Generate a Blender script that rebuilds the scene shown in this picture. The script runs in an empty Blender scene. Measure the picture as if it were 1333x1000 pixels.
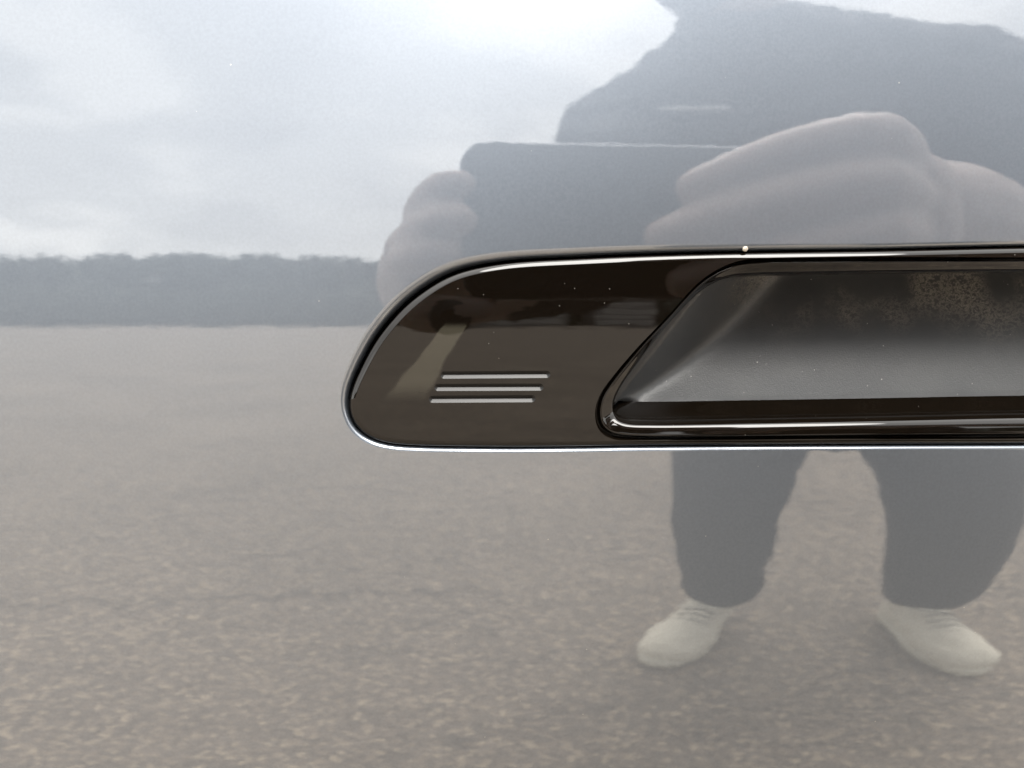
import bpy, bmesh, math, random
import numpy as np
from mathutils import Vector, Matrix
from mathutils.geometry import delaunay_2d_cdt
R = math.radians
random.seed(7); np.random.seed(7)
sc = bpy.context.scene
COL = sc.collection

# ------------------------------------------------------------------ camera
EYE = Vector((0.0, -0.160, 0.920))
YAW, PITCH = R(4.6), R(5.1)
cd = bpy.data.cameras.new('camera'); cam = bpy.data.objects.new('camera', cd); COL.objects.link(cam)
cam.location = EYE
cam.rotation_euler = (R(90) - PITCH, 0, -YAW)
cd.sensor_width = 36; cd.lens = 36 * 950 / 1333
cd.clip_start = 0.002; cd.clip_end = 2000
cd.dof.use_dof = True; cd.dof.focus_distance = 0.166; cd.dof.aperture_fstop = 15
cd.dof.aperture_blades = 0
sc.camera = cam

# ------------------------------------------------------------------ sky, sun, exposure
SUN_EL, SUN_ROT = R(55), R(158)
w = bpy.data.worlds.new('World'); sc.world = w; w.use_nodes = True
nt = w.node_tree; nt.nodes.clear()
def N(t, typ, **kw):
    n = t.nodes.new(typ)
    for k, v in kw.items():
        if k.startswith('i_'): n.inputs[k[2:].replace('_', ' ')].default_value = v
        else: setattr(n, k, v)
    return n
def ramp(t, fac, stops, interp='EASE'):
    r = t.nodes.new('ShaderNodeValToRGB'); r.color_ramp.interpolation = interp
    e = r.color_ramp.elements
    while len(e) < len(stops): e.new(0.5)
    for q, (p, c) in zip(e, stops):
        q.position = p; q.color = (c, c, c, 1) if not hasattr(c, '__len__') else (*c, 1)
    if fac is not None: t.links.new(fac, r.inputs[0])
    return r.outputs[0]
def math_(t, op, a, b=None, c=None):
    m = t.nodes.new('ShaderNodeMath'); m.operation = op
    for i, v in enumerate((a, b, c)):
        if v is None: continue
        if isinstance(v, (int, float)): m.inputs[i].default_value = v
        else: t.links.new(v, m.inputs[i])
    return m.outputs[0]
def mixc(t, fac, a, b, blend='MIX'):
    m = t.nodes.new('ShaderNodeMix'); m.data_type = 'RGBA'; m.blend_type = blend
    for s, v in ((m.inputs[0], fac), (m.inputs[6], a), (m.inputs[7], b)):
        if isinstance(v, (int, float)): s.default_value = v
        elif hasattr(v, '__len__'): s.default_value = (*v, 1)
        else: t.links.new(v, s)
    return m.outputs[2]
sky = N(nt, 'ShaderNodeTexSky', sky_type='NISHITA', sun_disc=False, sun_elevation=SUN_EL, sun_rotation=SUN_ROT)
bg_sky = N(nt, 'ShaderNodeBackground', i_Strength=0.06); nt.links.new(sky.outputs[0], bg_sky.inputs[0])
tc = N(nt, 'ShaderNodeTexCoord'); sep = N(nt, 'ShaderNodeSeparateXYZ'); nt.links.new(tc.outputs['Generated'], sep.inputs[0])
zz = math_(nt, 'ADD', math_(nt, 'MAXIMUM', sep.outputs[2], 0.0), 0.22)
cb = N(nt, 'ShaderNodeCombineXYZ')
nt.links.new(math_(nt, 'DIVIDE', sep.outputs[0], zz), cb.inputs[0]); nt.links.new(math_(nt, 'DIVIDE', sep.outputs[1], zz), cb.inputs[1])
n1 = N(nt, 'ShaderNodeTexNoise', i_Scale=1.7, i_Detail=5.0, i_Roughness=0.52, i_Distortion=0.35); nt.links.new(cb.outputs[0], n1.inputs['Vector'])
n2 = N(nt, 'ShaderNodeTexNoise', i_Scale=0.55, i_Detail=2.0); nt.links.new(cb.outputs[0], n2.inputs['Vector'])
cl = math_(nt, 'ADD', math_(nt, 'MULTIPLY', n1.outputs[0], 0.65), math_(nt, 'MULTIPLY', n2.outputs[0], 0.35))
ccol = ramp(nt, cl, [(0.38, (0.87, 0.855, 0.835)), (0.48, (1.0, 0.985, 0.955)), (0.58, (1.30, 1.27, 1.21))])
bg_cl = N(nt, 'ShaderNodeBackground')
nt.links.new(ccol, bg_cl.inputs[0])
# an overcast sky is brighter overhead than at the horizon
cup = ramp(nt, sep.outputs[2], [(0.0, 1/3*2.0), (0.12, 1/3*1.8), (0.36, 1/3*1.25), (0.55, 1/3*1.5), (0.78, .85), (1.0, 1.0)], 'B_SPLINE')
nt.links.new(math_(nt, 'MULTIPLY', cup, 1.12), bg_cl.inputs[1])
mx = N(nt, 'ShaderNodeMixShader', i_Fac=0.92)
nt.links.new(bg_sky.outputs[0], mx.inputs[1]); nt.links.new(bg_cl.outputs[0], mx.inputs[2])
wo = N(nt, 'ShaderNodeOutputWorld'); nt.links.new(mx.outputs[0], wo.inputs[0])
sl = bpy.data.lights.new('sun', 'SUN'); sl.energy = 1.3; sl.angle = R(38); sl.color = (1, .965, .92)
so = bpy.data.objects.new('sun', sl); COL.objects.link(so)
so.rotation_euler = (R(90) - SUN_EL, 0, R(180) - SUN_ROT)
vs = sc.view_settings; vs.view_transform = 'Standard'; vs.look = 'None'; vs.gamma = 1; vs.use_curve_mapping = False
vs.exposure = 2.11
sc.render.engine = 'CYCLES'
sc.cycles.max_bounces = 8

# ------------------------------------------------------------------ helpers
def mat(name):
    m = bpy.data.materials.new(name); m.use_nodes = True
    return m, m.node_tree, m.node_tree.nodes['Principled BSDF']
def setp(b, **kw):
    for k, v in kw.items():
        s = b.inputs[k.replace('_', ' ')]
        s.default_value = (*v, 1) if hasattr(v, '__len__') and len(v) == 3 and s.type == 'RGBA' else v
def tag(o, label=None, cat=None, group=None, kind=None):
    for k, v in (('label', label), ('category', cat), ('group', group), ('kind', kind)):
        if v: o[k] = v
    return o
def mesh(name, V, F, m, parent=None, nrm=None, smooth=True):
    me = bpy.data.meshes.new(name)
    me.from_pydata([tuple(map(float, v)) for v in V], [], [tuple(map(int, f)) for f in F]); me.update()
    me.polygons.foreach_set('use_smooth', [smooth] * len(me.polygons))
    if nrm is not None: me.normals_split_custom_set_from_vertices([tuple(map(float, n)) for n in nrm])
    me.materials.append(m)
    o = bpy.data.objects.new(name, me); COL.objects.link(o)
    if parent is not None: o.parent = parent; o.matrix_parent_inverse = parent.matrix_basis.inverted()
    return o
def from_bm(name, bm, m, parent=None, smooth=True):
    me = bpy.data.meshes.new(name); bm.to_mesh(me); bm.free()
    me.polygons.foreach_set('use_smooth', [smooth] * len(me.polygons)); me.materials.append(m)
    o = bpy.data.objects.new(name, me); COL.objects.link(o)
    if parent is not None: o.parent = parent; o.matrix_parent_inverse = parent.matrix_basis.inverted()
    return o
def empty(name, loc):
    o = bpy.data.objects.new(name, None); COL.objects.link(o); o.location = loc; o.empty_display_size = .1
    return o

# the curved side of the car: arc length s up the panel (0 at camera height), u along it, h out of it
DS = .0005
S = np.arange(-.75, .45, DS)
def sm(a, b, x):
    t = np.clip((x - a) / (b - a), 0, 1); return t * t * (3 - 2 * t)
K = 1 / .38 + (1 / 1.4 - 1 / .38) * sm(-.04, .03, S)
K = K + (1 / 2.0 - K) * (1 - sm(-.28, -.14, S))
i0 = int(np.argmin(abs(S)))
def cumint(a):
    c = np.concatenate([[0], np.cumsum((a[1:] + a[:-1]) / 2 * DS)]); return c - c[i0]
PHI = cumint(K); SY = cumint(np.sin(PHI)); SZ = cumint(np.cos(PHI))
def P(u, s, h):
    u = np.asarray(u, float); s = np.asarray(s, float); h = np.asarray(h, float)
    y = np.interp(s, S, SY); z = np.interp(s, S, SZ); p = np.interp(s, S, PHI)
    return np.stack([u + 0 * s, y - h * np.cos(p), EYE.z + z + h * np.sin(p)], -1)
def PN(u, s, hf, e=2e-4):
    a = P(u + e, s, hf(u + e, s)) - P(u - e, s, hf(u - e, s)); b = P(u, s + e, hf(u, s + e)) - P(u, s - e, hf(u, s - e))
    n = np.cross(a, b); n /= np.linalg.norm(n, axis=1)[:, None]
    return n
def closed(pts, n):
    """closed Catmull-Rom through pts, n points evenly spaced along it"""
    p = np.array(pts, float); m = len(p); t = np.linspace(0, 1, 24, endpoint=False)[:, None]; out = []
    for i in range(m):
        a, b, c, d = p[i - 1], p[i], p[(i + 1) % m], p[(i + 2) % m]
        ka, kb, kc = [max(np.linalg.norm(v), 1e-9) ** .5 for v in (b - a, c - b, d - c)]
        m1 = (c - b) + kb * ((b - a) / ka - (c - a) / (ka + kb)); m2 = (c - b) + kb * ((d - c) / kc - (d - b) / (kb + kc))
        out.append((2*t**3 - 3*t**2 + 1)*b + (t**3 - 2*t**2 + t)*m1 + (-2*t**3 + 3*t**2)*c + (t**3 - t**2)*m2)
    q = np.concatenate(out); q = np.concatenate([q, q[:1]])
    for _ in range(2):
        L = np.concatenate([[0], np.cumsum(np.linalg.norm(np.diff(q, axis=0), axis=1))]); tt = np.linspace(0, L[-1], n, endpoint=False)
        r = np.stack([np.interp(tt, L, q[:, 0]), np.interp(tt, L, q[:, 1])], 1)
        for _ in range(6): r = .5 * r + .25 * (np.roll(r, 1, 0) + np.roll(r, -1, 0))
        q = np.concatenate([r, r[:1]])
    area = np.sum(r[:, 0] * np.roll(r[:, 1], -1) - np.roll(r[:, 0], -1) * r[:, 1])
    return r if area > 0 else r[::-1].copy()
def outn(l):
    """outward normals of a counter-clockwise loop"""
    t = np.roll(l, -1, 0) - np.roll(l, 1, 0); t /= np.linalg.norm(t, axis=1)[:, None]
    n = np.stack([t[:, 1], -t[:, 0]], 1)
    for _ in range(8): n = .5 * n + .25 * (np.roll(n, 1, 0) + np.roll(n, -1, 0))
    return n / np.linalg.norm(n, axis=1)[:, None]
def inside(pts, poly):
    x, y = pts[:, 0], pts[:, 1]; c = np.zeros(len(pts), bool); a = poly; b = np.roll(poly, -1, 0)
    for (x1, y1), (x2, y2) in zip(a, b):
        if y1 == y2: continue
        k = (y1 > y) != (y2 > y)
        c ^= k & (x < (x2 - x1) * (y - y1) / (y2 - y1) + x1)
    return c
def dist_to(pts, loops):
    q = np.concatenate(loops); d = np.full(len(pts), 1e9)
    for i in range(0, len(pts), 2000):
        d[i:i+2000] = np.sqrt(((pts[i:i+2000, None] - q[None]) ** 2).sum(-1).min(1))
    return d
def patch(outer, holes, grid, gap):
    """triangulate the region inside outer and outside holes, with the given inner points"""
    g = grid[inside(grid, outer)]
    for h in holes: g = g[~inside(g, h)]
    g = g[dist_to(g, [outer] + holes) > gap]
    V = []; E = []
    for l in [outer] + holes:
        k = len(V); V += [Vector(map(float, p)) for p in l]; E += [(k + i, k + (i + 1) % len(l)) for i in range(len(l))]
    V += [Vector(map(float, p)) for p in g]
    r = delaunay_2d_cdt(V, E, [], 0, 1e-8)
    v = np.array([tuple(p) for p in r[0]]); f = np.array([list(t) for t in r[2]])
    c = v[f].mean(1); k = inside(c, outer)
    for h in holes: k &= ~inside(c, h)
    f = f[k]
    a = v[f]; ar = (a[:, 1, 0]-a[:, 0, 0])*(a[:, 2, 1]-a[:, 0, 1])-(a[:, 2, 0]-a[:, 0, 0])*(a[:, 1, 1]-a[:, 0, 1])
    f[ar < 0] = f[ar < 0][:, ::-1]
    return v, f[abs(ar) > 1e-14]
def loft(rings):
    """rings: list of (n,3) arrays; quads between neighbours, closed around; smooth normals"""
    n = len(rings[0]); V = np.concatenate(rings); F = []
    for k in range(len(rings) - 1):
        i = np.arange(n); j = (i + 1) % n
        F.append(np.stack([k*n+i, k*n+j, (k+1)*n+j, (k+1)*n+i], 1))
    return V, np.concatenate(F)
def vnorm(V, F):
    nn = np.zeros_like(V)
    f = np.asarray(F)
    n = np.cross(V[f[:, 2]] - V[f[:, 0]], V[f[:, -1]] - V[f[:, 1]] if f.shape[1] == 4 else V[f[:, 1]] - V[f[:, 2]])
    if f.shape[1] == 3: n = np.cross(V[f[:, 1]] - V[f[:, 0]], V[f[:, 2]] - V[f[:, 0]])
    for k in range(f.shape[1]): np.add.at(nn, f[:, k], n)
    return nn / np.maximum(np.linalg.norm(nn, axis=1), 1e-12)[:, None]
def join(*pieces):
    V, F, Nn, k = [], [], [], 0
    for v, f, n in pieces:
        V.append(v); Nn.append(n); F += [tuple(int(i) + k for i in q) for q in f]; k += len(v)
    return np.concatenate(V), F, np.concatenate(Nn)

# ------------------------------------------------------------------ materials of the car
def obj_coord(t):
    g = N(t, 'ShaderNodeNewGeometry'); return g.outputs['Position']
def specks(t, pos, scale, thr):
    vo = N(t, 'ShaderNodeTexVoronoi', i_Scale=scale); t.links.new(pos, vo.inputs['Vector'])
    sp = N(t, 'ShaderNodeSeparateColor'); t.links.new(vo.outputs['Color'], sp.inputs[0])
    near = math_(t, 'LESS_THAN', vo.outputs['Distance'], math_(t, 'MULTIPLY', sp.outputs[1], .13))
    return math_(t, 'MULTIPLY', near, math_(t, 'GREATER_THAN', sp.outputs[0], thr))
def paint_mat():
    m, t, b = mat('grey_metallic_paint'); pos = obj_coord(t)
    vo = N(t, 'ShaderNodeTexVoronoi', i_Scale=4200.0); t.links.new(pos, vo.inputs['Vector'])
    no = N(t, 'ShaderNodeTexNoise', i_Scale=1500.0, i_Detail=2.0); t.links.new(pos, no.inputs['Vector'])
    fl = ramp(t, no.outputs[0], [(0.3, (0.186, 0.212, 0.249)), (0.7, (0.204, 0.232, 0.270))], 'LINEAR')
    t.links.new(mixc(t, specks(t, pos, 700.0, .985), fl, (0.40, 0.40, 0.39)), b.inputs['Base Color'])
    setp(b, Metallic=0.9, Roughness=0.44, Coat_Weight=1.0, Coat_Roughness=0.02, Coat_IOR=2.2)
    # tilted flakes below the lacquer
    sv = N(t, 'ShaderNodeVectorMath', operation='MULTIPLY_ADD'); t.links.new(vo.outputs['Color'], sv.inputs[0])
    sv.inputs[1].default_value = (.024,) * 3; sv.inputs[2].default_value = (-.012,) * 3
    g = N(t, 'ShaderNodeNewGeometry'); ad = N(t, 'ShaderNodeVectorMath', operation='ADD')
    t.links.new(g.outputs['Normal'], ad.inputs[0]); t.links.new(sv.outputs[0], ad.inputs[1])
    nm = N(t, 'ShaderNodeVectorMath', operation='NORMALIZE'); t.links.new(ad.outputs[0], nm.inputs[0]); t.links.new(nm.outputs[0], b.inputs['Normal'])
    # orange peel in the lacquer
    mp = N(t, 'ShaderNodeMapping'); mp.inputs['Scale'].default_value = (260, 260, 420); t.links.new(pos, mp.inputs[0])
    op = N(t, 'ShaderNodeTexNoise', i_Scale=1.0, i_Detail=1.5); t.links.new(mp.outputs[0], op.inputs['Vector'])
    bp = N(t, 'ShaderNodeBump', i_Strength=1.0, i_Distance=0.0000048); t.links.new(op.outputs[0], bp.inputs['Height']); t.links.new(bp.outputs[0], b.inputs['Coat Normal'])
    return m
def gloss_black():
    m, t, b = mat('gloss_black_plastic'); pos = obj_coord(t)
    k = specks(t, pos, 900.0, .975)
    sp = N(t, 'ShaderNodeSeparateXYZ'); t.links.new(pos, sp.inputs[0])
    dn = math_(t, 'MULTIPLY_ADD', sp.outputs[2], -1000.0, 919.4)            # millimetres down from the top of a bright reflection painted into the colour
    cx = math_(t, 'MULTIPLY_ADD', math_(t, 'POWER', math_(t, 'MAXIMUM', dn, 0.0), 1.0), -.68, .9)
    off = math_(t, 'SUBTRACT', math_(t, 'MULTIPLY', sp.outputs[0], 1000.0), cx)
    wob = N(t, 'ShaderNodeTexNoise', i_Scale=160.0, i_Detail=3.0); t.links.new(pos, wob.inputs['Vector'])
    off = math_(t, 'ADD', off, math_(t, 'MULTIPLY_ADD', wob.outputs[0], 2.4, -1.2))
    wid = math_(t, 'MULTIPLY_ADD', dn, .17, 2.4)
    refl_streak = math_(t, 'MULTIPLY', ramp(t, math_(t, 'DIVIDE', math_(t, 'ABSOLUTE', off), wid), [(.72, 1.0), (1.0, 0.0)]), ramp(t, math_(t, 'DIVIDE', dn, 18.0), [(0.0, 0.0), (.10, 1.0), (.70, .85), (1.0, 0.0)]))
    base = mixc(t, refl_streak, (0.0036, 0.0025, 0.0016), (0.034, 0.031, 0.023))
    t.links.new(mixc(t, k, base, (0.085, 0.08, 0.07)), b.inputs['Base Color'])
    setp(b, IOR=1.5)
    t.links.new(math_(t, 'MULTIPLY_ADD', k, .5, .012), b.inputs['Roughness'])
    mp = N(t, 'ShaderNodeMapping'); mp.inputs['Scale'].default_value = (55, 55, 260); t.links.new(pos, mp.inputs[0])
    op = N(t, 'ShaderNodeTexNoise', i_Scale=1.0, i_Detail=2.0); t.links.new(mp.outputs[0], op.inputs['Vector'])
    bp = N(t, 'ShaderNodeBump', i_Strength=1.0, i_Distance=0.000012); t.links.new(op.outputs[0], bp.inputs['Height']); t.links.new(bp.outputs[0], b.inputs['Normal'])
    return m
def matte_black():
    m, t, b = mat('grained_black_plastic'); pos = obj_coord(t)
    sp = N(t, 'ShaderNodeSeparateXYZ'); t.links.new(pos, sp.inputs[0])
    up = ramp(t, math_(t, 'MULTIPLY_ADD', sp.outputs[2], 1/.05, -(.895)/.05), [(0.30, 0.0), (0.62, 1.0)])
    mp = N(t, 'ShaderNodeMapping'); mp.inputs['Scale'].default_value = (.8, 1, 1.1); mp.inputs['Rotation'].default_value = (0, .5, 0); t.links.new(pos, mp.inputs[0])
    a = N(t, 'ShaderNodeTexNoise', i_Scale=620.0, i_Detail=10.0, i_Roughness=.8, i_Distortion=.3); t.links.new(mp.outputs[0], a.inputs['Vector'])
    c = N(t, 'ShaderNodeTexNoise', i_Scale=60.0, i_Detail=3.0); t.links.new(pos, c.inputs['Vector'])
    veins = math_(t, 'SUBTRACT', 1.0, math_(t, 'MULTIPLY', math_(t, 'ABSOLUTE', math_(t, 'SUBTRACT', a.outputs[0], .5)), 30.0))
    st = math_(t, 'MULTIPLY', math_(t, 'MULTIPLY', math_(t, 'MAXIMUM', veins, 0.0), ramp(t, c.outputs[0], [(0.42, 0.0), (0.68, 1.0)])), math_(t, 'MULTIPLY', up, ramp(t, math_(t, 'MULTIPLY_ADD', sp.outputs[0], 20.0, -1.1), [(.1, 0.0), (.5, 1.0)])))
    col = mixc(t, math_(t, 'MULTIPLY', st, .8), (0.0155, 0.0175, 0.0200), (0.34, 0.305, 0.25))
    film = N(t, 'ShaderNodeTexNoise', i_Scale=90.0, i_Detail=5.0); t.links.new(pos, film.inputs['Vector'])
    col = mixc(t, math_(t, 'MULTIPLY', ramp(t, film.outputs[0], [(0.35, 0.2), (0.75, 1.0)]), .06), col, (0.2, 0.195, 0.18))
    k = specks(t, pos, 900.0, .90); col = mixc(t, k, col, (0.45, 0.43, 0.4))
    t.links.new(col, b.inputs['Base Color']); setp(b, Roughness=.44, IOR=1.66)
    gr = N(t, 'ShaderNodeTexVoronoi', i_Scale=2600.0); t.links.new(pos, gr.inputs['Vector'])
    bp = N(t, 'ShaderNodeBump', i_Strength=.35, i_Distance=0.00008); t.links.new(gr.outputs['Distance'], bp.inputs['Height']); t.links.new(bp.outputs[0], b.inputs['Normal'])
    return m
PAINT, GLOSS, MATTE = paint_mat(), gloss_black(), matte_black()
ETCHED, t_, b_ = mat('satin_black_groove'); setp(b_, Base_Color=(.006, .006, .006), Roughness=.30, IOR=1.38)
def plain(name, col, rough=.6, **kw):
    m, t, b = mat(name); pos = obj_coord(t)
    n = N(t, 'ShaderNodeTexNoise', i_Scale=kw.pop('scale', 40.0), i_Detail=4.0); t.links.new(pos, n.inputs['Vector'])
    v = kw.pop('var', .25)
    t.links.new(ramp(t, n.outputs[0], [(0.3, tuple(c * (1 - v) for c in col)), (0.7, tuple(min(1, c * (1 + v)) for c in col))], 'LINEAR'), b.inputs['Base Color'])
    setp(b, Roughness=rough, **kw)
    return m

# ------------------------------------------------------------------ the car door
door = empty('car_door', (0.05, .05, .25))
tag(door, 'grey metallic car door with a gloss black recessed handle', 'car door')
mm = 1e-3
trim_pts = [(131.16,16.42),(97.34,15.47),(65.09,14.72),(41.2,13.88),(28.18,13.21),(15.15,12.45),(9.28,11.75),(3.44,10.6),(-.56,9.23),(-4.38,7.15),(-9.54,3.34),(-13.55,-.79),(-16.73,-4.9),(-20.1,-10.92),(-22.1,-15.43),(-22.77,-18.13),(-22.59,-20.84),(-21.41,-23.45),(-19.63,-25.25),(-17.32,-26.56),(-13.5,-27.56),(-6.94,-28.09),(1.54,-28.38),(15.26,-28.67),(53.99,-28.78),(134.74,-29.55),(180,-30.0),(220,-30.2),(250,-30.0),(258,-28.5),(263,-25),(265,-19),(263,-8),(257,4),(248,11.5),(236,15.5),(215,17.4),(180,17.4)]
rim_pts = [(131.28,14.15),(100,14.0),(81.13,13.81),(70,13.6),(64.06,13.0),(59.0,11.12),(54.33,7.88),(47.9,.89),(41.31,-5.9),(35.85,-12.26),(32.46,-17.08),(31.5,-21.2),(32.5,-25.0),(35.28,-26.92),(40.59,-27.61),(53.95,-27.97),(100,-28.4),(134.65,-28.8),(180,-28.9),(215,-28.7),(224,-26),(226,-20),(222,-8),(214,4),(205,11),(194,14.4),(170,14.6)]
inn_pts = [(131.45,10.99),(100,10.6),(80.88,10.21),(70,9.95),(62.91,9.3),(58.19,7.5),(53.01,3.3),(47.88,-2.4),(42.09,-10.06),(38.02,-16.0),(36.7,-19.5),(37.2,-21.9),(39.58,-22.95),(44.88,-23.28),(71.77,-23.2),(100,-23.0),(133.99,-22.69),(180,-22.6),(208,-22.6),(217,-21.8),(220,-19),(216,-9),(208,2),(200,8),(190,11),(165,11.2)]
NL = 1100
T = closed(trim_pts, NL) * mm; TN = outn(T)
def lip_width(l, n):
    top = np.clip(n[:, 1], 0, 1); left = np.clip(-n[:, 0], 0, 1)
    wd = 1.35 + .5 * left + 1.0 * top + 1.5 * top * left
    wd -= .75 * sm(.02, .10, l[:, 0]) * top
    for _ in range(30): wd = .5 * wd + .25 * (np.roll(wd, 1) + np.roll(wd, -1))
    return wd * mm
LW = lip_width(T, TN)
# painted skin with its opening: flat up to the lip, a rolled lip, a wall going in
ro = LW * .74
LIP = T + TN * LW[:, None]
rings = []
for a in np.linspace(0, 90, 14):
    a = R(a); o = LIP - TN * (ro * math.sin(a))[:, None]
    rings.append(P(o[:, 0], o[:, 1], -ro * 1.15 * (1 - math.cos(a))))
o = LIP - TN * ro[:, None]
for hh in (-3.2 * mm, -7 * mm): rings.append(P(o[:, 0], o[:, 1], np.full(NL, hh)))
lv, lf = loft(rings)
us_ = np.unique(np.concatenate([np.arange(-1.15, -.16, .05), np.arange(-.16, .30, .007), np.arange(.30, 1.26, .05)]))
ss_ = np.unique(np.concatenate([np.arange(-.70, -.17, .02), np.arange(-.17, .12, .005), np.arange(.12, .27, .02)]))
g = np.array([(a, b) for a in us_[1:-1] for b in ss_[1:-1]]) + .0
g += np.random.uniform(-1, 1, g.shape) * 1e-4
border = np.concatenate([[(a, ss_[0]) for a in us_], [(us_[-1], b) for b in ss_[1:]], [(a, ss_[-1]) for a in us_[::-1][1:]], [(us_[0], b) for b in ss_[::-1][1:-1]]])
pv, pf = patch(border, [LIP], g, .0018)
zero = lambda u, s: 0 * u
V3 = P(pv[:, 0], pv[:, 1], 0 * pv[:, 0])
# turned-in edge all round the panel
eb = [P(border[:, 0], border[:, 1], np.full(len(border), h)) for h in (0, -.02)]
ev, ef = loft(eb); ef = ef[:, ::-1]
V, F, Nn = join((V3, pf, PN(pv[:, 0], pv[:, 1], zero)), (lv, lf, vnorm(lv, lf)), (ev, ef, vnorm(ev, ef)))
mesh('door_skin', V, F, PAINT, door, Nn)

# gloss black bezel: skirt, rounded edge, face with openings for grooves and pocket
HF = .18 * mm
RE = 1.4 * mm
def bez_h(u, s): return HF + 0 * u
tr = []
tr.append(P(*(LIP - TN * (ro * .98)[:, None]).T, np.full(NL, -6.6 * mm)))
tr.append(P(*T.T, np.full(NL, -6.4 * mm)))
def chamfer():
    # profile from the wall to the face: short round, a sloping land, a round into the face
    ang = np.concatenate([np.linspace(88, 46, 8), np.linspace(42, 22, 14), np.linspace(22, 0, 8)])
    stp = np.concatenate([np.full(8, .05), np.full(14, .085), np.full(8, .035)])
    x = np.concatenate([[0], np.cumsum(stp * np.cos(np.radians(ang)))]); y = np.concatenate([[0], np.cumsum(stp * np.sin(np.radians(ang)))])
    return x / x[-1], (y - y[-1]) / x[-1]
for cx_, cy_ in zip(*chamfer()):
    o = T - TN * (RE * cx_); tr.append(P(o[:, 0], o[:, 1], np.full(NL, HF + RE * cy_)))
tv, tf = loft(tr); 
FACE = T - TN * RE
def stadium(x0, x1, y0, y1, r, n=22):
    L = []
    for k in range(n + 1):
        a = -math.pi/2 + math.pi * k / n; L.append((x1 + r * math.cos(a), y1 + r * math.sin(a)))
    m = 24
    for k in range(1, m): L.append((x1 + (x0 - x1) * k / m, y1 + (y0 - y1) * k / m + r))
    for k in range(n + 1):
        a = math.pi/2 + math.pi * k / n; L.append((x0 + r * math.cos(a), y0 + r * math.sin(a)))
    for k in range(1, m): L.append((x0 + (x1 - x0) * k / m, y0 + (y1 - y0) * k / m - r))
    return np.array(L)
GW = .80 * mm
bars = [(-2.0, 20.6, -12.25, -12.22), (-3.4, 19.1, -14.95, -15.05), (-4.6, 17.3, -17.55, -17.62)]
GR = [stadium(a*mm, b*mm, c*mm, d*mm, GW) for a, b, c, d in bars]
RIM = closed(rim_pts, NL) * mm; RN = outn(RIM)
gu, gs = np.meshgrid(np.arange(-.024, .268, .0016), np.arange(-.032, .019, .0016)); g = np.stack([gu.ravel(), gs.ravel()], 1)
g += np.random.uniform(-1, 1, g.shape) * 5e-5
bv, bf = patch(FACE, GR + [RIM], g, .0005)
bn = PN(bv[:, 0], bv[:, 1], bez_h)
V, F, Nn = join((tv, tf[:, :], vnorm(tv, tf)), (P(bv[:, 0], bv[:, 1], bez_h(bv[:, 0], bv[:, 1])), bf, bn))
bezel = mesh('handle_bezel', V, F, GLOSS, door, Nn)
for a, b, c, d in bars:
    rg = []
    for q in np.linspace(0, 1, 16):
        r = GW * (1 - q)
        l = stadium(a*mm, b*mm, c*mm, d*mm, max(r, 1e-6)); x = 1 - q
        dep = .52 * mm * (1 - (.85 * x + .15 * x * x) * (1 - math.exp(-x * 9)))
        rg.append(P(l[:, 0], l[:, 1], np.full(len(l), HF - dep)))
    v, f = loft(rg); mesh('groove', v, f, ETCHED, bezel, vnorm(v, f))
v = P(np.array([65.2]) * mm, np.array([15.55]) * mm, np.array([-.3 * mm]))[0]
bm = bmesh.new(); bmesh.ops.create_icosphere(bm, subdivisions=2, radius=.00062, matrix=Matrix.Translation(v))
for q in bm.verts: q.co += Vector((random.uniform(-1, 1), random.uniform(-1, 1), random.uniform(-1, 1))) * .00012
from_bm('grit_speck', bm, plain('pale_grit', (.55, .5, .42), .8), bezel)

# rolled rim of the pocket: sinks from the face, slopes inwards, turns down into the pocket
INN = closed(inn_pts, 3000) * mm
IX = np.zeros((NL, 2))
# pair each rim point with a point of the inner outline by even steps from matching corners
def pair(Lr, Li):
    d = ((Lr[:, None] - Li[None, ::3]) ** 2).sum(-1).argmin(1) * 3
    k0 = 0; n = len(Li); d = np.unwrap(d * 2 * math.pi / n) * n / (2 * math.pi)
    d = np.maximum.accumulate(d)
    tot = d[0] + n; d = np.minimum(d, tot - 1)
    e = np.concatenate([d - n, d, d + n])
    for _ in range(60): e = .5 * e + .25 * (np.roll(e, 1) + np.roll(e, -1)); 
    d = e[len(d):2 * len(d)]
    i = np.arange(n); 
    ip = np.stack([np.interp(d % n, np.arange(n + 1), np.append(Li[:, c], Li[0, c])) for c in (0, 1)], 1)
    return ip
IN2 = pair(RIM, INN)
dv = IN2 - RIM
sill = np.clip(-outn(IN2)[:, 1], 0, 1); sill = sm(.55, .95, sill)
for _ in range(25): sill = .5 * sill + .25 * (np.roll(sill, 1) + np.roll(sill, -1))
def rim_ring(t, h, h2): q = RIM + dv * t; return P(q[:, 0], q[:, 1], (h * sill + h2 * (1 - sill)) * mm)
prof = [(0, .18), (.02, .06), (.045, -.5), (.08, -1.5), (.13, -1.9), (.19, -1.4), (.235, -.72), (.27, -.38), (.31, -.28), (.36, -.33), (.42, -.40), (.50, -.48), (.58, -.57), (.65, -.70), (.71, -.88), (.77, -1.12), (.83, -1.46), (.89, -1.95), (.94, -2.6), (.975, -3.6), (1.0, -6.5)]
prof2 = [.18, .06, -.5, -1.5, -1.9, -1.5, -.95, -.65, -.62, -.80, -1.00, -1.20, -1.40, -1.58, -1.74, -1.90, -2.10, -2.36, -2.8, -3.8, -6.5]
pp = np.array(prof); tt = np.linspace(0, 1, 130)
L = np.concatenate([[0], np.cumsum(np.hypot(np.diff(pp[:, 0]) * 4, np.diff(pp[:, 1])))]); L /= L[-1]
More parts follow.
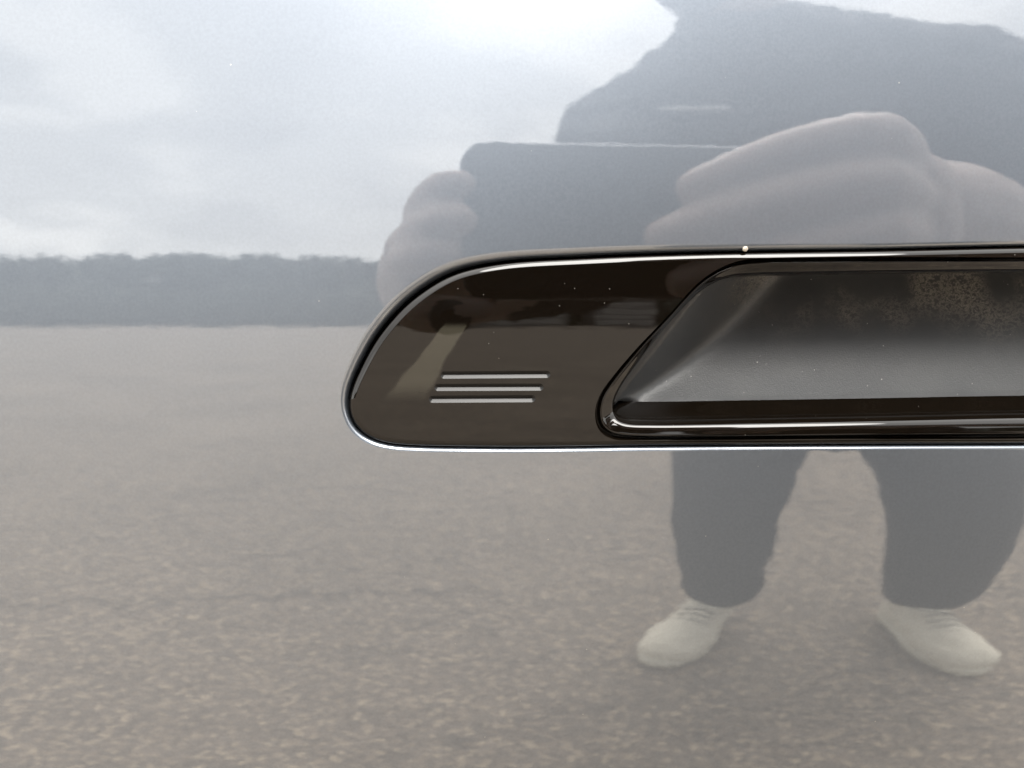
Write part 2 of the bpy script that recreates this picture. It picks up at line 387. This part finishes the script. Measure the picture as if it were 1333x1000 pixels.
rt_, rh_, r2_ = np.interp(tt, L, pp[:, 0]), np.interp(tt, L, pp[:, 1]), np.interp(tt, L, prof2)
for _ in range(6):
    for q in (rt_, rh_, r2_): q[1:-1] = .5 * q[1:-1] + .25 * (q[:-2] + q[2:])
rv, rf = loft([rim_ring(a, b, c) for a, b, c in zip(rt_, rh_, r2_)])
# gloss shelf running in along the pocket floor
IN2n = outn(IN2)
def shelf(d, h):
    k = np.clip(-IN2n[:, 1], 0, 1) ** 2 - 1.9 * np.clip(IN2n[:, 1], 0, 1) ** 2
    q = IN2 - IN2n * (d * mm * k + .02 * mm * d)[:, None]; return q, np.full(NL, h * mm)
sh = [shelf(d, h) for d, h in ((0, -6.5), (.35, -7.2), (.9, -8.0), (1.6, -9.0), (2.5, -10.2), (3.0, -11.0))]
sv, sf = loft([P(q[:, 0], q[:, 1], h) for q, h in sh])
V, F, Nn = join((rv, rf, vnorm(rv, rf)), (sv, sf, vnorm(sv, sf)))
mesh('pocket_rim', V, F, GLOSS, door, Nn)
PK = sh[-1][0]
# grained pocket
gu, gs = np.meshgrid(np.arange(.03, .226, .0008), np.arange(-.03, .022, .0008)); g = np.stack([gu.ravel(), gs.ravel()], 1)
g += np.random.uniform(-1, 1, g.shape) * 3e-5
kv, kf = patch(PK, [], g, .0004)
dk = dist_to(kv, [PK]) * 1000
def pocket_h(u, s):
    u = u * 1000; s = s * 1000
    left = 7.0 + 1.05 * ((u - 36.7) * .795 - (s + 19.5) * .607)      # the slanting wall on the left
    right = 7.0 + 1.05 * ((220 - u) * .8 - (s + 19) * .6)
    floor = 11.0 + 16.5 * (1 - np.exp(-(s - np.interp(u, [36, 45, 72, 134, 208, 218], [-19.6, -20.28, -20.2, -19.69, -19.6, -19.2])) / 14.0))
    ceil = 12.0 + 14.0 * (14.6 + (u - 71) * .0167 - s)
    k = 1.6; a = np.stack([left, right, floor, ceil, np.full_like(u, 28.0)])
    mn = a.min(0); return -(mn - k * np.log(np.exp(-(a - mn) / k).sum(0))) * mm
kh = pocket_h(kv[:, 0], kv[:, 1]); edge = dk < .02
kh = np.minimum(kh, -8 * mm); kh[edge] = -11.0 * mm
V = P(kv[:, 0], kv[:, 1], kh); mesh('handle_pocket', V, kf, MATTE, door, vnorm(V, kf))
# inner side of the door
bm = bmesh.new(); bmesh.ops.create_cube(bm, size=1, matrix=Matrix.Translation((.05, .22, .68)) @ Matrix.Diagonal((2.3, .03, .95, 1)))
bmesh.ops.bevel(bm, geom=list(bm.edges), offset=.01, segments=2, affect='EDGES')
from_bm('inner_panel', bm, MATTE, door)
# window seal and glass above the skin
top = P(np.array([0.]), np.array([.262]), np.array([0.]))[0]
bm = bmesh.new(); bmesh.ops.create_cube(bm, size=1, matrix=Matrix.Translation((.05, top[1] - .001, top[2] + .012)) @ Matrix.Diagonal((2.4, .022, .022, 1)))
bmesh.ops.bevel(bm, geom=list(bm.edges), offset=.006, segments=3, affect='EDGES'); from_bm('window_seal', bm, MATTE, door)
gm = plain('dark_window_glass', (.01, .011, .012), .01, var=.05, IOR=1.5)
bm = bmesh.new(); bmesh.ops.create_cube(bm, size=1, matrix=Matrix.Translation((.05, top[1] + .10, top[2] + .24)) @ Matrix.Rotation(R(-22), 4, 'X') @ Matrix.Diagonal((2.3, .005, .48, 1)))
from_bm('window_glass', bm, gm, door, False)

# ------------------------------------------------------------------ ground
def ground_mat():
    m, t, b = mat('brown_grey_asphalt'); pos = obj_coord(t)
    v1 = N(t, 'ShaderNodeTexVoronoi', i_Scale=115.0); t.links.new(pos, v1.inputs['Vector'])
    sp = N(t, 'ShaderNodeSeparateColor'); t.links.new(v1.outputs['Color'], sp.inputs[0])
    stone = ramp(t, sp.outputs[0], [(0.0, (0.076, 0.062, 0.049)), (.45, (0.165, 0.139, 0.114)), (.8, (.34, .265, .195)), (1.0, (.86, .70, .48))], 'LINEAR')
    n2 = N(t, 'ShaderNodeTexNoise', i_Scale=14.0, i_Detail=6.0, i_Roughness=.7); t.links.new(pos, n2.inputs['Vector'])
    col = mixc(t, .62, stone, ramp(t, n2.outputs[0], [(.3, (0.152, 0.128, 0.106)), (.7, (0.242, 0.206, 0.172))], 'LINEAR'))
    n3 = N(t, 'ShaderNodeTexNoise', i_Scale=.9, i_Detail=4.0); t.links.new(pos, n3.inputs['Vector'])
    col = mixc(t, 1.0, col, ramp(t, n3.outputs[0], [(.3, .82), (.7, 1.12)], 'LINEAR'), 'MULTIPLY')
    # long thin crack
    mp = N(t, 'ShaderNodeMapping'); mp.inputs['Scale'].default_value = (.35, 1, 1); t.links.new(pos, mp.inputs[0])
    wv = N(t, 'ShaderNodeTexNoise', i_Scale=2.2, i_Detail=5.0, i_Roughness=.6); t.links.new(mp.outputs[0], wv.inputs['Vector'])
    ck = ramp(t, math_(t, 'ABSOLUTE', math_(t, 'SUBTRACT', wv.outputs[0], .5)), [(0.0, 1.0), (.006, 0.0)], 'LINEAR')
    col = mixc(t, math_(t, 'MULTIPLY', ck, .55), col, (0.045, 0.044, 0.041))
    sx = N(t, 'ShaderNodeSeparateXYZ'); t.links.new(pos, sx.inputs[0])
    cw = N(t, 'ShaderNodeTexNoise', i_Scale=9.0, i_Detail=5.0, i_Roughness=.65); t.links.new(pos, cw.inputs['Vector'])
    dy = math_(t, 'ABSOLUTE', math_(t, 'ADD', math_(t, 'ADD', sx.outputs[1], 1.10), math_(t, 'MULTIPLY_ADD', cw.outputs[0], .28, -.14)))
    line = math_(t, 'MULTIPLY', ramp(t, dy, [(0.0, 1.0), (.022, 0.0)]), ramp(t, math_(t, 'ABSOLUTE', math_(t, 'ADD', sx.outputs[0], .42)), [(.40, 1.0), (.62, 0.0)]))
    col = mixc(t, math_(t, 'MULTIPLY', line, .5), col, (0.036, 0.033, 0.031))
    t.links.new(col, b.inputs['Base Color']); setp(b, Roughness=.85)
    bp = N(t, 'ShaderNodeBump', i_Strength=.6, i_Distance=.004); t.links.new(v1.outputs['Distance'], bp.inputs['Height']); t.links.new(bp.outputs[0], b.inputs['Normal'])
    return m
GM = ground_mat()
r = [.0, .5, 1, 2, 4, 8, 16, 40, 100, 300, 900]; n = 48; V = [(0, 0, 0)]; F = []
for q in r[1:]:
    for k in range(n): V.append((q * math.cos(2*math.pi*k/n), q * math.sin(2*math.pi*k/n), 0))
for k in range(n): F.append((0, 1 + k, 1 + (k + 1) % n))
for j in range(len(r) - 2):
    for k in range(n): F.append((1 + j*n + k, 1 + (j+1)*n + k, 1 + (j+1)*n + (k+1) % n, 1 + j*n + (k+1) % n))
tag(mesh('ground', V, F, GM), 'brownish grey asphalt of speckled stones', kind='structure')

# ------------------------------------------------------------------ far trees, hedge, sheds (seen only in the paint)
def leaves(name, blobs, m, per, size):
    V = []; 
    for (x, y, z, rx, rz) in blobs:
        k = int(per * rx * rz / 6)
        d = np.random.normal(size=(k, 3)); d /= np.linalg.norm(d, axis=1)[:, None]; rr = np.random.uniform(.25, 1, k) ** .45
        c = np.array([x, y, z]) + d * rr[:, None] * np.array([rx, rx, rz])
        a = np.random.normal(size=(k, 3)); a /= np.linalg.norm(a, axis=1)[:, None]; b_ = np.cross(a, np.random.normal(size=(k, 3))); b_ /= np.linalg.norm(b_, axis=1)[:, None]
        sz = np.random.uniform(.6, 1.3, k)[:, None] * size
        V.append(np.stack([c - a*sz, c - b_*sz*.7, c + a*sz, c + b_*sz*.7], 1).reshape(-1, 3))
    V = np.concatenate(V); F = np.arange(len(V)).reshape(-1, 4)
    return mesh(name, V, F, m, smooth=False)
LEAF = plain('dark_green_leaf', (.080, .098, .085), .7, scale=.4, var=.3)
HEDGE = plain('hedge_leaf', (.062, .076, .060), .7, scale=.6, var=.3)
bl = []
x = -150
while x < 170:
    rx = random.uniform(2.4, 3.4); ht = random.uniform(10.2, 10.7) + .55 * math.cos((x + 26) * .055)
    for q in range(4):
        bl.append((x + random.uniform(-.6, .6) * rx, -88 + random.uniform(-4, 4), ht * (.25 + .17 * q), rx, ht * .24))
    bl.append((x, -88, ht - 1.6, rx * .9, 1.6)); x += random.uniform(1.6, 2.6)
tag(leaves('treeline', bl, LEAF, 210, .40), 'far off wood of dark trees along the horizon', 'treeline', kind='stuff')
bl = []; x = -110
while x < 120:
    h_ = random.uniform(4.2, 5.0); bl += [(x, -62, h_ * .5, 2.6, h_ * .55), (x + 1, -60.5, h_ * .32, 2.2, h_ * .4)]; x += 2.3
tag(leaves('hedge', bl, HEDGE, 420, .26), 'dense dark hedge in front of the far off wood', 'hedge', kind='stuff')
def box(bm, c, s, bev=0):
    r_ = bmesh.ops.create_cube(bm, size=1, matrix=Matrix.Translation(c) @ Matrix.Diagonal((*s, 1)))
    if bev: bmesh.ops.bevel(bm, geom=list({e for q in r_['verts'] for e in q.link_edges}), offset=bev, segments=2, affect='EDGES')
WALL = plain('grey_cladding', (.20, .20, .20), .6, scale=.5, var=.15); WHITE = plain('white_boards', (.75, .75, .73), .5, scale=.6, var=.08); ROOF = plain('dark_roof', (.07, .065, .062), .6, scale=.7)
def shed(x, y, wd, lab, zs=(.55, 1.15, 1.75, 2.35)):
    e = empty('storage_shed', (x, y, 0)); tag(e, lab, 'shed', 'sheds at the far edge of the car park')
    bm = bmesh.new(); box(bm, (x, y, 1.5), (wd, 5, 3.0)); from_bm('wall', bm, WALL, e, False)
    bm = bmesh.new(); box(bm, (x, y, 3.14), (wd + .6, 5.8, .26), .05); from_bm('roof', bm, ROOF, e, False)
    for z in zs:
        bm = bmesh.new(); box(bm, (x + random.uniform(-.3, .3), y + 2.54, z), (wd * random.uniform(.82, .97), .07, .17), .02); from_bm('board', bm, WHITE, e, False)
shed(4.3, -54, 7.8, 'grey shed with four white boards mirrored behind the grooves of the handle')
shed(12.3, -54, 4.4, 'narrow grey shed with four white boards beside the pocket in the gloss black')

# ------------------------------------------------------------------ person
def tube(bm, pts, seg=14, sub=3):
    """closed tapered tube with round ends through (x,y,z,r[,flat]) points"""
    p = [Vector(q[:3]) for q in pts]; rad = [q[3] for q in pts]
    C, Rr = [], []
    for i in range(len(p) - 1):
        for k in range(sub):
            t = k / sub; a = p[max(i-1, 0)]; b = p[i]; c = p[i+1]; d = p[min(i+2, len(p)-1)]
            C.append(.5*((2*b) + (c-a)*t + (2*a-5*b+4*c-d)*t*t + (3*b-a-3*c+d)*t**3)); Rr.append(rad[i] + (rad[i+1]-rad[i]) * t)
    C.append(p[-1]); Rr.append(rad[-1])
    d0 = (C[1]-C[0]).normalized(); d1 = (C[-1]-C[-2]).normalized()
    cc, rr = [], []
    for a in (8, 30, 60): cc.append(C[0] - d0*Rr[0]*math.cos(R(a))); rr.append(Rr[0]*math.sin(R(a)))
    cc += C; rr += Rr
    for a in (60, 30, 8): cc.append(C[-1] + d1*Rr[-1]*math.cos(R(a))); rr.append(Rr[-1]*math.sin(R(a)))
    prev = None; ref = Vector((0, 0, 1)) if abs(d0.z) < .9 else Vector((1, 0, 0))
    for i, c in enumerate(cc):
        t = (cc[min(i+1, len(cc)-1)] - cc[max(i-1, 0)]).normalized()
        ref = (ref - t*ref.dot(t)).normalized(); bi = t.cross(ref)
        ring = [bm.verts.new(c + (ref*math.cos(2*math.pi*k/seg) + bi*math.sin(2*math.pi*k/seg))*rr[i]) for k in range(seg)]
        if prev:
            for k in range(seg): bm.faces.new((prev[k], prev[(k+1) % seg], ring[(k+1) % seg], ring[k]))
        else: bm.faces.new(ring[::-1])
        prev = ring
    bm.faces.new(prev)
def ell(bm, c, r3, rot=(0, 0, 0)):
    from mathutils import Euler
    bmesh.ops.create_icosphere(bm, subdivisions=3, radius=1, matrix=Matrix.Translation(c) @ Euler(rot).to_matrix().to_4x4() @ Matrix.Diagonal((*r3, 1)))
def fuse(name, bm, m, parent, vox, smooth=4, fold=0, fsize=.08):
    bmesh.ops.recalc_face_normals(bm, faces=list(bm.faces))
    o = from_bm(name, bm, m, parent)
    r_ = o.modifiers.new('remesh', 'REMESH'); r_.mode = 'VOXEL'; r_.voxel_size = vox; r_.use_smooth_shade = True
    s_ = o.modifiers.new('smooth', 'SMOOTH'); s_.factor = .5; s_.iterations = smooth
    if fold:
        tx = bpy.data.textures.new('folds', 'CLOUDS'); tx.noise_scale = fsize; tx.noise_depth = 2
        d_ = o.modifiers.new('folds', 'DISPLACE'); d_.texture = tx; d_.texture_coords = 'GLOBAL'; d_.strength = fold; d_.mid_level = .5
    return o
SKIN, t_, b_ = mat('skin'); setp(b_, Base_Color=(.46, .35, .30), Roughness=.5, Subsurface_Weight=.15, Subsurface_Scale=.01)
JACKET = plain('navy_jacket_cloth', (.018, .020, .027), .8, scale=300, var=.3)
TROUS = plain('black_trouser_cloth', (.014, .015, .018), .85, scale=300, var=.3)
SHOE = plain('off_white_canvas', (.84, .79, .66), .7, scale=120, var=.10); SOLE = plain('cream_rubber', (.74, .70, .58), .6, scale=60, var=.1)
LACE = plain('grey_laces', (.46, .43, .38), .8, scale=90, var=.2)
HAIR = plain('dark_brown_hair', (.02, .014, .01), .6, scale=200, var=.4)
who = empty('person', (.60, -.85, 0))
tag(who, 'person in dark jacket and trousers and off white sneakers holding up a phone', 'person')
LS, RS = (.178, -.61, 1.152), (.575, -.62, 1.238)       # shoulders
LE, RE_ = (.125, -.45, 1.00), (.585, -.44, 1.02)        # elbows
LWR, RWR = (-.014, -.262, .935), (.300, -.235, .983)  # wrists
LH, RH = (.445, -.90, .77), (.705, -.89, .77)            # hips
LK, RK = (.412, -.83, .45), (.757, -.80, .45)           # knees
LA, RA = (.470, -.890, .09), (.838, -.860, .09)        # ankles
NECK = (.305, -.585, 1.275); HEAD = (.268, -.495, 1.43)
bm = bmesh.new()
tube(bm, [(.60, -.90, .78, .13), (.56, -.84, .90, .13), (.47, -.73, 1.04, .125), (.38, -.65, 1.16, .10)])
tube(bm, [(*LS, .055), (.37, -.64, 1.19, .08), (*RS, .055)])
tube(bm, [(.35, -.64, 1.21, .065), (*NECK, .052), (.275, -.545, 1.36, .052)])
def hd(x, y, z): return (HEAD[0] + x, HEAD[1] + y, HEAD[2] + z)
ell(bm, HEAD, (.076, .098, .112), (R(-20), 0, 0)); ell(bm, hd(0, .045, -.07), (.050, .058, .048)); ell(bm, hd(0, .102, -.025), (.014, .02, .028))
ell(bm, hd(-.078, -.01, -.015), (.012, .022, .034)); ell(bm, hd(.078, -.01, -.015), (.012, .022, .034)); ell(bm, hd(0, .095, -.06), (.026, .012, .009))
for s_, e_, w_ in ((LS, LE, LWR), (RS, RE_, RWR)): tube(bm, [(*s_, .052), (*e_, .040), (*w_, .026)])
for h_, k_, a_ in ((LH, LK, LA), (RH, RK, RA)): tube(bm, [(*h_, .085), (*k_, .055), (*a_, .038)])
# left hand: closed round the phone's left end, one finger hanging below
tube(bm, [(*LWR, .026), (-.014, -.235, .944, .027), (-.012, -.205, .952, .024)])
tube(bm, [(-.014, -.215, .936, .018), (-.017, -.195, .958, .017)])
tube(bm, [(-.014, -.198, .968, .0098), (-.013, -.174, .977, .0092), (-.005, -.160, .9860, .0075), (.005, -.1575, .987, .0066)])         # index
tube(bm, [(-.015, -.200, .956, .0098), (-.017, -.174, .963, .0092), (-.008, -.157, .967, .0085), (.004, -.1560, .969, .0078)])          # middle
tube(bm, [(-.017, -.202, .944, .0095), (-.022, -.176, .950, .0090), (-.014, -.159, .952, .0084), (-.004, -.1560, .953, .0078)])         # ring
tube(bm, [(-.016, -.205, .930, .0090), (-.016, -.184, .926, .0088), (-.010, -.170, .926, .0085), (.004, -.166, .925, .0080), (.014, -.168, .926, .0070)])    # little
tube(bm, [(-.010, -.225, .952, .014), (.002, -.205, .980, .0115), (.018, -.187, .988, .0105), (.032, -.183, .985, .009)])              # thumb behind
# right hand: back of the hand up at the right, fingers laid along the phone
tube(bm, [(*RWR, .030), (0.266, -.215, 0.985, .032), (0.231, -.195, 0.983, .030)])
tube(bm, [(0.221, -.185, 0.993, .023), (0.219, -.180, 0.970, .023), (0.221, -.182, 0.947, .020)])
tube(bm, [(0.219, -.182, 1.001, .0135), (0.186, -.146, 1.009, .0125), (0.141, -.140, 0.999, .0112), (0.103, -.147, 0.984, .0090)])           # index
tube(bm, [(0.221, -.180, 0.983, .0140), (0.181, -.141, 0.985, .0128), (0.133, -.138, 0.975, .0115), (0.089, -.148, 0.961, .0090)])             # middle
tube(bm, [(0.221, -.180, 0.965, .0135), (0.183, -.143, 0.963, .0122), (0.139, -.140, 0.951, .0110), (0.099, -.149, 0.939, .0088)])            # ring
tube(bm, [(0.219, -.182, 0.947, .0120), (0.186, -.148, 0.940, .0108), (0.149, -.144, 0.928, .0096), (0.117, -.150, 0.919, .0080)])            # little
tube(bm, [(0.249, -.215, 0.997, .018), (0.206, -.215, 1.005, .0135), (0.171, -.195, 0.998, .0120), (0.146, -.190, 0.989, .0098)])           # thumb behind
fuse('body', bm, SKIN, who, .0032, 3)
bm = bmesh.new()
tube(bm, [(.60, -.90, .76, .16), (.56, -.84, .90, .16), (.46, -.73, 1.03, .155), (.38, -.65, 1.13, .13)])
tube(bm, [(*LS, .064), (.36, -.64, 1.165, .105), (*RS, .074)])
tube(bm, [(.185, -.605, 1.160, .058), (.235, -.60, 1.200, .060), (.285, -.595, 1.245, .066)]); tube(bm, [(.300, -.595, 1.262, .070), (.40, -.61, 1.250, .075), (.56, -.62, 1.238, .074)])
tube(bm, [(.34, -.63, 1.19, .085), (.305, -.59, 1.255, .074)])
tube(bm, [(*LS, .070), (*LE, .058), (.012, -.31, .955, .040)])
tube(bm, [(*RS, .078), (*RE_, .064), (.400, -.305, .990, .046)])
fuse('jacket', bm, JACKET, who, .008, 2, .024, .045)
bm = bmesh.new()
tube(bm, [(.50, -.90, .745, .13), (.68, -.89, .745, .13)])
tube(bm, [(*LH, .115), (*LK, .081), (LA[0], LA[1] + .01, .15, .065)]); tube(bm, [(*RH, .125), (*RK, .093), (RA[0], RA[1] + .01, .15, .080)])
fuse('trousers', bm, TROUS, who, .008, 2, .016, .10)
def shoe(heel, toe):
    hx, hy = heel; dx, dy = toe[0] - hx, toe[1] - hy; L_ = math.hypot(dx, dy); dx /= L_; dy /= L_
    q = lambda f, s, z, r_: (hx + dx*L_*f - dy*s*1.15, hy + dy*L_*f + dx*s*1.15, z*1.1, r_*1.12)
    bm = bmesh.new()
    tube(bm, [q(.14, 0, .052, .040), q(.40, 0, .048, .043), q(.66, 0, .043, .046), q(.80, 0, .040, .043)])
    tube(bm, [q(.60, .014, .038, .040), q(.84, .010, .036, .038)]); tube(bm, [q(.60, -.014, .038, .040), q(.84, -.010, .036, .038)])
    tube(bm, [q(.14, 0, .05, .038), q(.18, 0, .10, .040)]); tube(bm, [q(.22, 0, .08, .036), q(.50, 0, .068, .030)])
    o = fuse('shoe', bm, SHOE, who, .005, 4)
    bm = bmesh.new()
    for a, b2 in ((-.016, .044), (.016, .044)): tube(bm, [q(.12, a*.6, .016, .034 * .45), q(.5, a*1.6, .016, .016), q(.86, a*1.2, .016, .016)])
    tube(bm, [q(.14, 0, .016, .016), q(.9, 0, .016, .016)])
    n_ = 40; top_ = []; 
    for k in range(n_):
        a = 2*math.pi*k/n_; f = .5 + .51*math.cos(a); wd = .040 + .012*sm(.3, .7, np.float64(f)); s2 = math.copysign(abs(math.sin(a))**.7, math.sin(a))*wd
        top_.append(q(f, s2, 0, 0)[:2])
    lo = [bm.verts.new((a, b2, .003)) for a, b2 in top_]; hi = [bm.verts.new((a, b2, .030)) for a, b2 in top_]
    for k in range(n_): bm.faces.new((lo[k], lo[(k+1) % n_], hi[(k+1) % n_], hi[k]))
    bm.faces.new(lo[::-1]); bm.faces.new(hi); bmesh.ops.recalc_face_normals(bm, faces=list(bm.faces))
    from_bm('sole', bm, SOLE, o)
    bm = bmesh.new()
    for k in range(5):
        f = .44 + .06*k; z = .107 - .030*(k/4)
        tube(bm, [q(f, -.026, z - .012, .0028), q(f + .01, 0, z + .001, .0028), q(f, .026, z - .012, .0028)], 6, 2)
    from_bm('lace', bm, LACE, o)
shoe((.495, -.935), (.325, -.680)); shoe((.826, -.895), (.828, -.592))
bm = bmesh.new(); ell(bm, hd(0, -.025, .03), (.087, .102, .11), (R(-20), 0, 0)); ell(bm, hd(0, -.06, -.05), (.086, .06, .10)); fuse('hair', bm, HAIR, who, .008, 3, .012)
EYE_M = plain('eye_white', (.7, .68, .65), .2, var=.05)
for sx in (-.03, .03):
    bm = bmesh.new(); ell(bm, hd(sx, .086, .0), (.012,) * 3); from_bm('eye', bm, EYE_M, who)

bm = bmesh.new(); tube(bm, [(.204, -.5425, 1.169, .0030), (.235, -.5375, 1.1688, .0034), (.270, -.5395, 1.1700, .0028)], 8)
from_bm('reflective_piping', bm, plain('pale_piping', (.75, .75, .74), .4, scale=200, var=.1), who)

# ------------------------------------------------------------------ phone in the hands
ph = empty('phone', (.078, -.169, .906)); tag(ph, 'dark phone in a black case held sideways by two hands', 'phone')
CASE = plain('black_phone_case', (.016, .017, .019), .45, scale=400, var=.2)
FRAME, t_, b_ = mat('polished_phone_frame'); setp(b_, Base_Color=(.35, .36, .38), Metallic=1.0, Roughness=.12)
def rrect(w_, h_, r_, n=8):
    L = []
    for cx, cy, a0 in ((w_/2-r_, -h_/2+r_, -90), (w_/2-r_, h_/2-r_, 0), (-w_/2+r_, h_/2-r_, 90), (-w_/2+r_, -h_/2+r_, 180)):
        for k in range(n + 1):
            a = R(a0 + 90*k/n); L.append((cx + r_*math.cos(a), cy + r_*math.sin(a)))
    return np.array(L)
PM = Matrix.Translation((.0835, -.1640, .9700)) @ Matrix.Rotation(-YAW, 4, 'Z') @ Matrix.Rotation(-PITCH, 4, 'X') @ Matrix.Rotation(R(-1.2), 4, 'Y')
def slab(name, w_, h_, r_, y0, y1, e, m, cx=0, cz=0):
    n_ = len(rrect(w_, h_, r_)); rg = []
    for ins, y in ((e, y0), (e*.3, y0 + (y1-y0)*.08), (0, y0 + (y1-y0)*.3), (0, y0 + (y1-y0)*.7), (e*.3, y0 + (y1-y0)*.92), (e, y1)):
        l = rrect(w_ - 2*ins, h_ - 2*ins, max(r_ - ins, .0005)); rg.append(np.array([PM @ Vector((a + cx, y, b + cz)) for a, b in l]))
    v, f = loft(rg); F = [tuple(q) for q in f]; F.append(tuple(range(n_))[::-1]); F.append(tuple(range(len(v) - n_, len(v))))
    bm = bmesh.new(); vs_ = [bm.verts.new(p) for p in v]
    for q in F: bm.faces.new([vs_[int(i)] for i in q])
    bmesh.ops.recalc_face_normals(bm, faces=list(bm.faces))
    return from_bm(name, bm, m, ph)
PWID, PHEI = .158, .078
slab('case', PWID, PHEI, .012, -.011, -.0008, .0016, CASE)
slab('frame', PWID + .0012, PHEI + .0012, .0125, -.0080, -.0045, .0006, FRAME)
slab('camera_plate', .034, .036, .008, -.0009, .0008, .0007, CASE, -.058, -.016)
LENS, t_, b_ = mat('coated_lens_glass'); setp(b_, Base_Color=(.01, .01, .014), Roughness=.03, IOR=1.7)
slab('lens_mount', .019, .019, .0094, -.006, .0022, .0007, CASE, -.0855, -.0475)
slab('lens', .010, .010, .0049, .0018, .0024, .0003, LENS, -.0855, -.0475)
SCREEN, t_, b_ = mat('dark_phone_screen'); setp(b_, Base_Color=(.02, .02, .022), Roughness=.05)
slab('screen', PWID - .008, PHEI - .008, .009, -.0118, -.0109, .0003, SCREEN)
